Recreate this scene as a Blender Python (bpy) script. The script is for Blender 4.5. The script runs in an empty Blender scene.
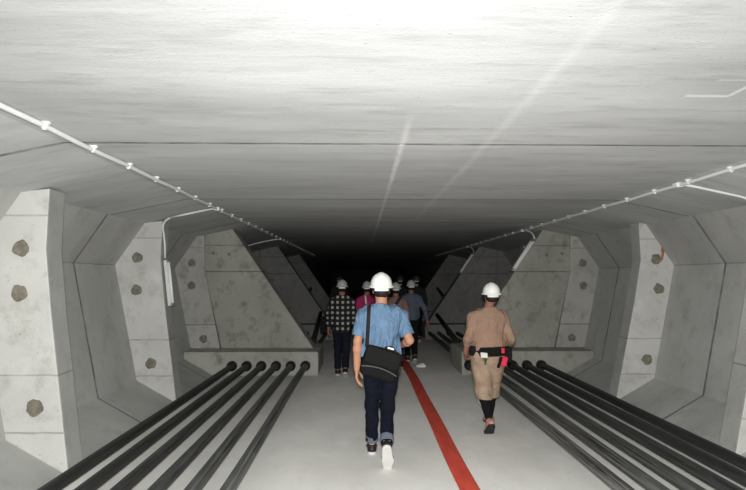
import bpy, bmesh, math, random
import numpy as np
from mathutils import Vector, Matrix
random.seed(7)
S = bpy.context.scene
COL = S.collection
CX = 0.52            # centre line of the box girder, camera stands left of it
CAMZ = 1.72

# ------------------------------------------------------------------ basics
def link(o, parent=None):
    COL.objects.link(o)
    if parent is not None: o.parent = parent
    return o
def tag(o, label=None, cat=None, group=None, kind=None):
    if label: o['label'] = label
    if cat: o['category'] = cat
    if group: o['group'] = group
    if kind: o['kind'] = kind
    return o
def thing(name, label, cat, loc=(0,0,0), rotz=0, group=None):
    o = bpy.data.objects.new(name, None); o.empty_display_size = .1
    o.location = loc; o.rotation_euler = (0,0,rotz)
    link(o); return tag(o, label, cat, group)
def from_bm(name, bm, mat, parent=None, smooth=False):
    bmesh.ops.recalc_face_normals(bm, faces=bm.faces)
    me = bpy.data.meshes.new(name); bm.to_mesh(me); bm.free()
    if smooth: me.polygons.foreach_set('use_smooth', [True]*len(me.polygons))
    me.materials.append(mat)
    return link(bpy.data.objects.new(name, me), parent)
def add_poly_prism(bm, pts, y0, y1):
    """pts: (x,z) outline, extruded from y0 to y1"""
    a = [bm.verts.new((x,y0,z)) for x,z in pts]; b = [bm.verts.new((x,y1,z)) for x,z in pts]
    n = len(pts)
    bm.faces.new(a); bm.faces.new(b[::-1])
    for i in range(n): bm.faces.new((a[i],b[i],b[(i+1)%n],a[(i+1)%n]))
def add_box(bm, c, s, M=None):
    vs = []
    for dx in (-.5,.5):
        for dy in (-.5,.5):
            for dz in (-.5,.5):
                p = Vector((dx*s[0],dy*s[1],dz*s[2]))
                if M is not None: p = M @ p
                vs.append(bm.verts.new(p+Vector(c)))
    for f in ((0,1,3,2),(4,6,7,5),(0,4,5,1),(2,3,7,6),(0,2,6,4),(1,5,7,3)): bm.faces.new([vs[i] for i in f])
def sweep(bm, pts, r, n=10, caps=True, flat=None):
    """tube along pts; flat=(rx,ry,updir) gives an elliptical ribbon"""
    pts = [Vector(p) for p in pts]; rings = []
    N = None
    for i,p in enumerate(pts):
        t = (pts[min(i+1,len(pts)-1)]-pts[max(i-1,0)]).normalized()
        if flat:
            N = (Vector(flat[2](p) if callable(flat[2]) else flat[2])); N = (N-t*N.dot(t)).normalized()
        elif N is None:
            N = Vector((0,0,1)) if abs(t.z)<.9 else Vector((1,0,0)); N = (N-t*N.dot(t)).normalized()
        else: N = (N-t*N.dot(t)).normalized()
        B = t.cross(N); rx, ry = (flat[0],flat[1]) if flat else (r if not hasattr(r,'__len__') else r[i],)*2
        rings.append([bm.verts.new(p+B*rx*math.cos(2*math.pi*k/n)+N*ry*math.sin(2*math.pi*k/n)) for k in range(n)])
    for a,b in zip(rings,rings[1:]):
        for k in range(n): bm.faces.new((a[k],a[(k+1)%n],b[(k+1)%n],b[k]))
    if caps: bm.faces.new(rings[0][::-1]); bm.faces.new(rings[-1])
def arc(p0, p1, p2, n=8):
    p0,p1,p2 = Vector(p0),Vector(p1),Vector(p2)
    return [(1-t)**2*p0+2*t*(1-t)*p1+t*t*p2 for t in [i/n for i in range(n+1)]]
def bevel_mod(o, w=.01, seg=2):
    m = o.modifiers.new('Bevel','BEVEL'); m.width = w; m.segments = seg; m.limit_method = 'ANGLE'; return o

# ------------------------------------------------------------------ node materials
class NT:
    def __init__(s, name):
        s.m = bpy.data.materials.new(name); s.m.use_nodes = True
        s.t = s.m.node_tree; s.b = s.t.nodes['Principled BSDF']
        s.co = s.t.nodes.new('ShaderNodeTexCoord').outputs['Object']
    def val(s, sock, v):
        if isinstance(v, bpy.types.NodeSocket): s.t.links.new(v, sock)
        elif v is not None: sock.default_value = v
    def math(s, op, a, b=None, c=None, clamp=False):
        n = s.t.nodes.new('ShaderNodeMath'); n.operation = op; n.use_clamp = clamp
        for i,v in enumerate((a,b,c)):
            if v is not None: s.val(n.inputs[i], v)
        return n.outputs[0]
    def noise(s, scale, detail=4, rough=.55, stretch=(1,1,1), off=(0,0,0), dist=0):
        mp = s.t.nodes.new('ShaderNodeMapping'); mp.inputs['Scale'].default_value = stretch; mp.inputs['Location'].default_value = off
        s.t.links.new(s.co, mp.inputs[0])
        n = s.t.nodes.new('ShaderNodeTexNoise'); n.inputs['Scale'].default_value = scale
        n.inputs['Detail'].default_value = detail; n.inputs['Roughness'].default_value = rough; n.inputs['Distortion'].default_value = dist
        s.t.links.new(mp.outputs[0], n.inputs['Vector']); return n.outputs['Fac']
    def remap(s, v, a, b, c=0., d=1.):
        n = s.t.nodes.new('ShaderNodeMapRange'); s.val(n.inputs[0], v)
        for i,x in enumerate((a,b,c,d)): n.inputs[i+1].default_value = x
        return n.outputs[0]
    def mix(s, f, a, b, mode='MIX'):
        n = s.t.nodes.new('ShaderNodeMix'); n.data_type = 'RGBA'; n.blend_type = mode
        s.val(n.inputs[0], f)
        for i,v in ((6,a),(7,b)):
            s.val(n.inputs[i], (*v,1) if isinstance(v,tuple) and len(v)==3 else v)
        return n.outputs[2]
    def xyz(s):
        n = s.t.nodes.new('ShaderNodeSeparateXYZ'); s.t.links.new(s.co, n.inputs[0]); return n.outputs
    def band(s, v, c, w, soft=.5):
        """1 inside |v-c|<w, fading over soft*w"""
        d = s.math('ABSOLUTE', s.math('SUBTRACT', v, c)); return s.remap(d, w*(1+soft), w*(1-soft))
    def rng(s, v, a, b, soft=.01):
        return s.math('MULTIPLY', s.remap(v, a-soft, a+soft), s.remap(v, b+soft, b-soft))
    def out(s, col, rough=.85, bump=None, strength=.3, dist=.01, spec=.3):
        s.val(s.b.inputs['Base Color'], (*col,1) if isinstance(col,tuple) else col)
        s.val(s.b.inputs['Roughness'], rough); s.b.inputs['Specular IOR Level'].default_value = spec
        if bump is not None:
            n = s.t.nodes.new('ShaderNodeBump'); n.inputs['Strength'].default_value = strength; n.inputs['Distance'].default_value = dist
            s.t.links.new(bump, n.inputs['Height']); s.t.links.new(n.outputs[0], s.b.inputs['Normal'])
        return s.m
def simple(name, col, rough=.6, var=.25, scale=12, bump=.15, spec=.3, dist=.004, metal=0):
    n = NT(name); f = n.noise(scale, 4)
    c = n.mix(n.remap(f,.3,.7), tuple(x*(1-var) for x in col), tuple(min(1,x*(1+var)) for x in col))
    if metal: n.b.inputs['Metallic'].default_value = metal
    return n.out(c, rough, n.noise(scale*5,3), bump, dist, spec)
def concrete(name, col, stretch=(1,1,1), spot=.5, pits=.5, joints=None, joint_axis=1, extra=None, rough=.88, lines=None, contrast=.22, seed=0):
    n = NT(name); X = n.xyz()
    big = n.noise(.9, 5, .6, stretch, (seed,seed*2,0)); mid = n.noise(5, 6, .65, stretch, (seed+3,0,1)); fine = n.noise(55, 3, .6, (1,1,1))
    c = n.mix(n.remap(big,.3,.7), tuple(x*(1-contrast) for x in col), tuple(x*(1+contrast*.6) for x in col))
    c = n.mix(n.math('MULTIPLY', n.remap(mid,.52,.70), spot), c, tuple(x*.55 for x in (col[0],col[1]*.98,col[2]*.92)))
    c = n.mix(n.math('MULTIPLY', n.remap(n.noise(2.3,5,.7,stretch,(9+seed,4,2)),.58,.72), .35), c, tuple(min(1,x*1.3) for x in col))
    pit = n.remap(n.noise(38,2,.5,(1,1,1),(1,seed,5)),.70,.76)
    c = n.mix(n.math('MULTIPLY', pit, pits), c, tuple(x*.35 for x in col))
    h = n.math('ADD', n.math('MULTIPLY', mid, .7), n.math('MULTIPLY', fine, .3))
    h = n.math('SUBTRACT', h, n.math('MULTIPLY', pit, .3))
    for (ax, pos, w, dark) in (joints or []):
        v = n.math('ADD', X[ax], n.math('MULTIPLY', n.math('SUBTRACT', n.noise(6,3), .5), .02))
        m = n.math('MULTIPLY', n.band(v, pos, w), n.remap(n.noise(4,4,.6,(1,1,1),(pos,0,0)),.3,.6,.45,1))
        c = n.mix(n.math('MULTIPLY', m, dark), c, tuple(x*.25 for x in col)); h = n.math('SUBTRACT', h, n.math('MULTIPLY', m, .8))
    if extra: c = extra(n, X, c)
    return n.out(c, rough, h, .35, .012, .25)

JOINTS = [4.02-2.86*k for k in (2,1)] + [4.02+2.86*k for k in range(9)]
def ceiling_marks(n, X, c):
    # efflorescence streaks running along the span, and a chalked rectangle
    wob = n.math('MULTIPLY', n.math('SUBTRACT', n.noise(3,3), .5), .05)
    x = n.math('ADD', X[0], wob)
    m1 = n.math('MULTIPLY', n.math('MULTIPLY', n.band(x,.30,.018,.8), n.rng(X[1],3.6,16,.4)), n.remap(n.noise(2.5,5,.7,(1,.5,1)),.35,.6,.35,1.))
    m2 = n.math('MULTIPLY', n.math('MULTIPLY', n.band(x,.91,.026,1.), n.rng(X[1],2.0,9,1.)), n.remap(n.noise(2.1,5,.7,(1,.6,1),(4,4,4)),.3,.6,.12,.42))
    a = n.math('MULTIPLY', n.band(X[1],2.9,.018), n.rng(X[0],1.73,1.97))
    b = n.math('MULTIPLY', n.band(X[0],1.962,.014), n.rng(X[1],2.65,2.9))
    d = n.math('MULTIPLY', n.band(X[1],2.66,.012), n.rng(X[0],1.75,2.3))
    m = n.math('MAXIMUM', n.math('MAXIMUM', m1, m2), n.math('MAXIMUM', a, n.math('MAXIMUM', b, n.math('MULTIPLY', d, .4))))
    return n.mix(n.math('MULTIPLY', m, .8), c, (.88,.89,.88))
M = {}
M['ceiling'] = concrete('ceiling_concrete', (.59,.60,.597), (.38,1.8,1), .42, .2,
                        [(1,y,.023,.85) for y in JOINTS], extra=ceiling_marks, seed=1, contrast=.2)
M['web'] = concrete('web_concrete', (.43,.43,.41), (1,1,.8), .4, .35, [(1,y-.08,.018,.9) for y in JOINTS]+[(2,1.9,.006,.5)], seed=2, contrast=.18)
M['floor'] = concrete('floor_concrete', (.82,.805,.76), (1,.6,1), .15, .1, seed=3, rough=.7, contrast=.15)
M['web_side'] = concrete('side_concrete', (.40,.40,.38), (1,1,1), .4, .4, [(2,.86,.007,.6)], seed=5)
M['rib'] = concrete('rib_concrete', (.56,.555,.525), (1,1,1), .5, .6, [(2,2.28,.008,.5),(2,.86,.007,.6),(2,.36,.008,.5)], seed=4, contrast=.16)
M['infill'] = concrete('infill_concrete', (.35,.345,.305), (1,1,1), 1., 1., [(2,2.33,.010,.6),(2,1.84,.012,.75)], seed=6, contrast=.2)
M['strip'] = concrete('strip_concrete', (.42,.415,.385), (1,1,1), .7, .8, [(2,2.28,.008,.5),(2,.86,.010,.7)], seed=12)
M['far'] = concrete('depth_dimmed_concrete', (.26,.255,.24), (1,1,1), .8, .6, [(2,2.33,.010,.6),(2,1.84,.012,.75)], seed=9)  # darkened block concrete: gloom of the tunnel depth put into the colour
M['beam'] = concrete('beam_concrete', (.40,.395,.355), (1,1,1), .9, 1., seed=8, contrast=.25)
M['patch'] = simple('grout', (.19,.175,.135), .95, .35, 22, .5)
M['white'] = simple('white_plastic', (.78,.78,.76), .45, .05, 8, .03)
M['tube'] = simple('lamp_glass', (.86,.86,.84), .2, .02, 8, 0)
M['metal'] = simple('grey_metal', (.45,.45,.45), .4, .15, 20, .1, metal=.8)
def duct_mat(name, dust):
    n = NT(name)
    st = n.noise(9, 5, .6, (6,.12,6)); fi = n.noise(9, 3, .6, (16,.06,16), (3,1,2)); sp = n.noise(30,4,.6,(1,.3,1))
    c = n.mix(n.math('MULTIPLY', n.remap(st,.38,.66), dust), (.013,.0135,.013), (.17,.172,.16))
    c = n.mix(n.math('MULTIPLY', n.remap(fi,.52,.66), dust), c, (.22,.22,.21))
    c = n.mix(n.math('MULTIPLY', n.remap(sp,.55,.75), dust*.6), c, (.17,.17,.16))
    return n.out(c, n.remap(st,.3,.7,.38,.7), n.noise(40,3,.5,(3,.1,3)), .25, .004, .4)
DUCT = [duct_mat('duct_plastic', d) for d in (.12,.16,.25,.40,.60,.85)]
M['duct'] = DUCT[0]
M['collar'] = simple('collar_plastic', (.012,.013,.012), .5, .4, 15, .2)
def hose_mat():
    n = NT('red_hose')
    f = n.noise(5,4,.6,(2,.5,1)); c = n.mix(n.remap(f,.3,.7), (.56,.055,.035), (.74,.105,.065))
    c = n.mix(n.math('MULTIPLY', n.remap(n.noise(14,4,.7),.62,.72), .5), c, (.6,.35,.28))
    return n.out(c, .55, n.noise(60,2), .2, .003, .4)
M['hose'] = hose_mat()

# ------------------------------------------------------------------ girder shell
Y0, Y1 = -6., 62.
PROF = [(2.65,2.69),(3.58,2.49),(3.97,1.90),(3.63,.30),(3.10,0.)]   # half profile (u from centre, z)
def strip(name, pts, mat, thick, ys=None):
    """pts (x,z) open polyline of the inner face, thickened away from the room"""
    bm = bmesh.new(); n = len(pts)
    off = []
    for i,(x,z) in enumerate(pts):
        off.append((x+thick[i][0], z+thick[i][1]))
    add_poly_prism(bm, list(pts)+off[::-1], Y0, Y1)
    return tag(from_bm(name, bm, mat), kind='structure')
T = .3
u = lambda k: PROF[k]
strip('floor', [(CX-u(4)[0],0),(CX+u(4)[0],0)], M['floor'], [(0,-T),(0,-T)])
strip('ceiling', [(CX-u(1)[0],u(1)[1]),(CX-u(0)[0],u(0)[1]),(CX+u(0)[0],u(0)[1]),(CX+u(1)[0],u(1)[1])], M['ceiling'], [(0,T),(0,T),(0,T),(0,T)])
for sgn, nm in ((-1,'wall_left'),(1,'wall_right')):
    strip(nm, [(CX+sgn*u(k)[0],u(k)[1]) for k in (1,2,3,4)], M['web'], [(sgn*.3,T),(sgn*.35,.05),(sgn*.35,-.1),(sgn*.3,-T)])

def grout_patch(parent, sgn, uu, z, y, r=.075):
    """rough round grout spot over a tie hole, a few millimetres proud of the face"""
    bm = bmesh.new(); n = 18; ph = random.random()*6
    R = [r*(1+.05*math.sin(3*a+ph)+.05*math.sin(5*a+2*ph)+random.uniform(-.07,.07)) for a in [2*math.pi*k/n for k in range(n)]]
    f = [bm.verts.new((CX+sgn*uu+R[k]*math.cos(2*math.pi*k/n), y-.003, z+R[k]*math.sin(2*math.pi*k/n))) for k in range(n)]
    g = [bm.verts.new((v.co.x, y+.008, v.co.z)) for v in f]
    h = [bm.verts.new((CX+sgn*uu+(v.co.x-CX-sgn*uu)*.5, y-.007, z+(v.co.z-z)*.5)) for v in f]
    for k in range(n):
        j = (k+1)%n; bm.faces.new((f[k],g[k],g[j],f[j])); bm.faces.new((h[k],f[k],f[j],h[j]))
    bm.faces.new(h)
    return from_bm('grout_patch', bm, M['patch'], parent)

E = .03   # how far a rib is keyed into the web behind it
RIB = [(3.40,2.528),(3.415,1.98),(3.33,1.4),(3.08,.0)]
def rib_outline(sgn):
    inner = [(a+.075*sgn*min(1,b/1.9),b) for a,b in RIB]
    outer = [(3.12,-.0),(3.63+E,.30),(3.97+E,1.90),(3.58+E*.6,2.50)]
    return [(CX+sgn*a,b) for a,b in inner+outer]
SPOTS = [(3.66,2.0),(3.68,1.56),(3.45,.55)]
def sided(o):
    # the side faces get a darker grey concrete than the front and back
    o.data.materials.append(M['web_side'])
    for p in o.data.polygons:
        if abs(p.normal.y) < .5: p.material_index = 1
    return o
def make_rib(label, sgn, y, spots=SPOTS, th=.27):
    t = thing('concrete_rib', label, 'concrete rib', (CX+sgn*3.4,y,0), group='plain web ribs along the tunnel')
    t.location = (0,0,0)
    bm = bmesh.new(); add_poly_prism(bm, rib_outline(sgn), y, y+th)
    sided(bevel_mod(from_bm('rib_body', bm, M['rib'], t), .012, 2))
    for a,b in spots: grout_patch(t, sgn, a+random.uniform(-.02,.02), b+random.uniform(-.02,.02), y)
    return t
make_rib('pale grey concrete rib nearest the camera on the left wall, brightest lit', -1, 5.07, [(3.57,2.0),(3.58,1.57),(3.38,.57)])
make_rib('pale concrete rib second from camera on left wall, a white lamp batten on its edge', -1, 7.94)
make_rib('concrete rib on right wall cut off by the right edge of the photo', 1, 5.42)
make_rib('pale concrete rib on right wall with rust stained grout patch, ahead of the big block', 1, 7.94, [(3.72,2.0),(3.72,1.57),(3.52,.57)])
make_rib('dim concrete rib behind the first deviator block on the left wall', -1, 13.67, [])
make_rib('dim concrete rib behind the first deviator block on the right wall', 1, 13.67, [])
make_rib('dark concrete rib deep in tunnel behind second left deviator block', -1, 19.4, [])
make_rib('dark concrete rib deep in tunnel behind second right deviator block', 1, 19.4, [])

def make_block(label, sgn, y, detail=True):
    """deviator: rib strip + triangular infill wall on a low beam the tendons pass through"""
    t = thing('deviator_block', label, 'concrete block', group='deviator blocks along the tunnel')
    X = lambda a: CX+sgn*a
    strip_out = [(3.44,2.535),(3.46,1.9),(3.17,.42)]
    bm = bmesh.new()
    add_poly_prism(bm, [(X(a),b) for a,b in [(3.44,2.522),(3.42,1.84),(3.12,.42),(3.63+E,.42),(3.97+E,1.90),(3.58+E*.6,2.50)]], y-.03, y+.5)
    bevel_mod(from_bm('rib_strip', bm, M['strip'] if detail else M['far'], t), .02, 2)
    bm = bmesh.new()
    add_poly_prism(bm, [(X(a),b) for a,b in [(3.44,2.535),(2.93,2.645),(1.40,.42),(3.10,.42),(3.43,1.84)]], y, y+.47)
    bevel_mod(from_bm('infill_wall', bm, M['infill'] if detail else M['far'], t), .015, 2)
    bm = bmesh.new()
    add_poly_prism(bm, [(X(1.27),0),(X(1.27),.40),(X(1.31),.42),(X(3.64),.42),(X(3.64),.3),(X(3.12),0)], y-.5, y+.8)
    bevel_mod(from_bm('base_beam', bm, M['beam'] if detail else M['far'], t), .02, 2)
    if detail:
        for a,b in ((3.66,2.0),(3.66,1.58),(3.42,.60)): grout_patch(t, sgn, a, b, y-.03, .075)
        for a,b in ((3.28,2.18),(2.98,2.16)): grout_patch(t, sgn, a, b, y, .03)
    return t
make_block('large triangular concrete deviator block on the left, white conduit bend in front', -1, 10.5)
make_block('large triangular concrete deviator block on the right behind the worker in tan', 1, 10.5)
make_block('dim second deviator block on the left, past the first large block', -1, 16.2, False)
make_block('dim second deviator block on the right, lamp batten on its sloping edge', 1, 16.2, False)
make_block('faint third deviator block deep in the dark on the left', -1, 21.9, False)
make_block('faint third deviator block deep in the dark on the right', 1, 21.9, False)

# rust stain on the right rib
bm = bmesh.new()
pts = [(a+.01,b) for a,b in [(3.80,2.22),(3.83,2.18),(3.82,2.08),(3.80,1.98),(3.77,1.97),(3.785,2.07),(3.775,2.12),(3.79,2.2)]]
f = [bm.verts.new((CX+a,7.936,b)) for a,b in pts]; g = [bm.verts.new((CX+a,7.945,b)) for a,b in pts]
bm.faces.new(f); n_ = len(pts)
for k in range(n_): bm.faces.new((f[k],g[k],g[(k+1)%n_],f[(k+1)%n_]))
ribs = [o for o in COL.objects if o.name.startswith('concrete_rib')]
r_ = from_bm('rust_stain', bm, simple('rust', (.36,.15,.06), .95, .5, 30, .3), ribs[3])

# ------------------------------------------------------------------ tendon ducts
DZ = .178
def make_duct(label, x, group, mat, y0=Y0, y1=15.72):
    t = thing('tendon_duct', label, 'pipe', (x,0,0), group=group)
    bm = bmesh.new(); ph = random.random()*6
    pts = [(.004*math.sin(ph+y*.9), y, DZ+.006*math.sin(ph*2+y*.7)) for y in np.linspace(y0,y1,44)]
    sweep(bm, pts, .052, 20); from_bm('pipe', bm, mat, t, True)
    bm = bmesh.new()
    prof = [(.058,9.86),(.082,9.90),(.088,9.94),(.088,10.02)]
    rings = [[bm.verts.new((pr*math.cos(2*math.pi*k/24), py, DZ+pr*math.sin(2*math.pi*k/24))) for k in range(24)] for pr,py in [(.050,9.86)]+prof]
    for a,b in zip(rings,rings[1:]):
        for k in range(24): bm.faces.new((a[k],a[(k+1)%24],b[(k+1)%24],b[k]))
    from_bm('collar', bm, M['collar'], t, True)
    return t
ORD = ['nearest the left wall','second from the left wall','third from the left wall','fourth from the left wall','fifth from the left wall','sixth and innermost, beside the walkway']
for k in range(6):
    make_duct('black tendon duct in the left row, '+ORD[k], -2.26+.257*k, 'tendon ducts of the left row', DUCT[k])
for k in range(6):
    make_duct('black tendon duct in the right row, '+ORD[k].replace('left','right'), 3.20-.257*k, 'tendon ducts of the right row', DUCT[k])
def rising(label, pts, r=.058):
    bm = bmesh.new(); sweep(bm, pts, r, 16)
    return tag(from_bm('rising_duct', bm, M['duct'], None, True), label, 'pipe', 'tendon ducts rising behind the blocks')
rising('dark duct rising from the back of the first right block', [(2.02,11.25,.32),(2.10,13.5,.47),(2.20,16.25,.66)])
rising('dark duct rising steeply beyond the second right block', [(2.74,16.6,.78),(2.86,19.2,1.04),(3.0,22.0,1.32)])
rising('dark duct rising from the back of the first left block', [(-.98,11.25,.32),(-1.06,13.5,.5),(-1.16,16.25,.72)])
rising('dark duct rising steeply beyond the second left block', [(-1.70,16.6,.78),(-1.82,19.2,1.04),(-1.96,22.0,1.32)])

# ------------------------------------------------------------------ conduits + lamps
def ceil_z(x):
    a = abs(x-CX)
    return 2.69 if a<2.65 else 2.69-(a-2.65)*(.20/.93)
def conduit(label, x, y0, y1, clip0, group=None):
    t = thing('electrical_conduit', label, 'conduit')
    z = ceil_z(x)-.028
    bm = bmesh.new(); sweep(bm, [(x+.006*math.sin(y*1.3), y, z-.004*math.sin(y*5)) for y in np.linspace(y0,y1,80)], .017, 10)
    from_bm('pipe', bm, M['white'], t, True)
    y = clip0
    while y > y0: y -= .63
    first = None; y += .63
    while y < y1:
        if first is None:
            bm = bmesh.new()
            sweep(bm, [(0,-.011,0),(0,.011,0)], .0205, 12)
            add_box(bm, (0,0,.018), (.062,.022,.018)); add_box(bm, (.0,0,-.019), (.012,.022,.012))
            first = from_bm('clip', bm, M['white'], t); first.location = (x,y,z)
        else:
            c = first.copy(); COL.objects.link(c); c.location = (x,y,z)
        y += .63
    return t
cl = conduit('white electrical conduit clipped along the left of the ceiling', -1.965, Y0, 24, 3.47)
cr = conduit('white electrical conduit clipped along the right of the ceiling', 3.20, Y0, 24, 4.73)
def junction(t, x, y):
    bm = bmesh.new(); add_box(bm, (x,y,ceil_z(x)-.028), (.07,.09,.05)); bevel_mod(from_bm('junction_box', bm, M['white'], t), .008)
junction(cl,-1.965,7.66); junction(cr,3.20,5.55); junction(cl,-1.965,13.6); junction(cr,3.2,11.0); junction(cr,3.2,16.75)
def branch(label, pts, r=.014):
    bm = bmesh.new(); sweep(bm, pts, r, 10)
    return tag(from_bm('branch_conduit', bm, M['white'], None, True), label, 'conduit', 'branch conduits dropping to the lamps')
cz = lambda x: ceil_z(x)-.02
left_drop = [(-1.965,7.66,cz(-1.965)),(-2.05,7.72,cz(-2.05))] + [(x,7.80+.0*x,cz(x)) for x in (-2.2,-2.45,-2.65)] + arc((-2.62,7.82,cz(-2.62)),(-2.80,7.84,cz(-2.80)),(-2.792,7.96,2.36),8) + [(-2.785,8.0,2.2),(-2.785,8.02,2.0)]
branch('white branch conduit curving down the left ribs to the left lamp', left_drop)
branch('white branch conduit curving off the right ceiling line at photo right', [(3.2,5.55,cz(3.2)),(3.26,5.50,cz(3.26)),(3.36,5.49,cz(3.36)),(3.55,5.49,cz(3.55)),(3.78,5.49,cz(3.78))]+arc((3.80,5.49,cz(3.80)),(3.965,5.49,cz(3.965)),(3.975,5.49,2.3)))
branch('dim white branch conduit arching above the first left deviator block', arc((-1.965,13.6,cz(-1.965)),(-2.5,13.6,cz(-2.5)+.0),(-2.86,13.72,2.47),10))
branch('short white branch conduit bending down to lamp on the right block', [(3.2,11.0,cz(3.2))]+arc((3.21,10.95,2.655),(3.32,10.7,2.64),(3.315,10.6,2.46),8))
branch('faint branch conduit bending down to lamp on the second right block', [(3.2,16.75,cz(3.2))]+arc((3.21,16.7,2.655),(3.32,16.5,2.64),(3.315,16.35,2.46),8))

def lamp(label, top, bot, nrm):
    """fluorescent batten from top to bot, its diffuser looking along nrm"""
    top, bot = Vector(top), Vector(bot); d = (top-bot); L = d.length; d.normalize()
    n = Vector(nrm); n = (n-d*n.dot(d)).normalized(); s = d.cross(n)
    R = Matrix((s,n,d)).transposed(); c = (top+bot)/2
    t = thing('fluorescent_lamp', label, 'lamp', group='lamp battens on the ribs'); t.matrix_world = Matrix.Translation(c) @ R.to_4x4()
    bm = bmesh.new(); add_box(bm, (0,-.012,0), (.085,.04,L)); bevel_mod(from_bm('housing', bm, M['white'], t), .006)
    bm = bmesh.new(); sweep(bm, [(0,.028,-L/2+.035),(0,.028,L/2-.035)], .016, 12); from_bm('lamp_tube', bm, M['tube'], t, True)
    for e in (-1,1):
        bm = bmesh.new(); add_box(bm, (0,.018,e*(L/2-.02)), (.05,.045,.03)); bevel_mod(from_bm('end_cap', bm, M['metal'], t), .005)
    return t
lamp('white fluorescent batten on the edge of the second left rib, unlit', (-2.760,8.03,1.975), (-2.682,8.03,1.33), (1,-.35,.1))
lamp('white fluorescent batten on the sloping edge of first right deviator block', (3.265,10.56,2.43), (2.885,10.56,1.86), (-.7,-.9,.45))
lamp('dim fluorescent batten on the sloping edge of second right deviator block', (3.265,16.26,2.43), (2.885,16.26,1.86), (-.7,-.9,.45))

# ------------------------------------------------------------------ floor things
bm = bmesh.new()
ys = np.linspace(-1.5, 15.5, 60)
hx = lambda y: .895+.008*math.sin(y*.8+.4)+.004*math.sin(y*2.1)
sect = [(-.085,.004),(-.078,.013),(-.05,.016),(0,.017),(.05,.016),(.078,.013),(.085,.004),(.06,0),(-.06,0)]
rings = [[bm.verts.new((hx(y)+a, y, .001+b+.002*math.sin(y*9+a*20)*(b>.01))) for a,b in sect] for y in ys]
for a,b in zip(rings,rings[1:]):
    for k in range(len(sect)): bm.faces.new((a[k],a[(k+1)%len(sect)],b[(k+1)%len(sect)],b[k]))
bm.faces.new(rings[0]); bm.faces.new(rings[-1][::-1])
tag(from_bm('flat_hose', bm, M['hose'], None, True), 'flat red hose laid along the middle of the concrete floor', 'hose')
bm = bmesh.new()
bmesh.ops.create_icosphere(bm, subdivisions=3, radius=1)
for v in bm.verts:
    k_ = 1+.22*math.sin(v.co.x*5+v.co.y*3)+.15*math.sin(v.co.y*9-v.co.z*6); v.co = Vector((1.17+.085*v.co.x*k_, 10.95+.06*v.co.y*k_, max(.001,.018+.042*v.co.z*k_+.01*v.co.x)))
tag(from_bm('paper_scrap', bm, simple('paper', (.75,.75,.72), .8, .05, 6, .05)), 'crumpled white scrap lying on the floor beside the red hose', 'scrap')

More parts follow.
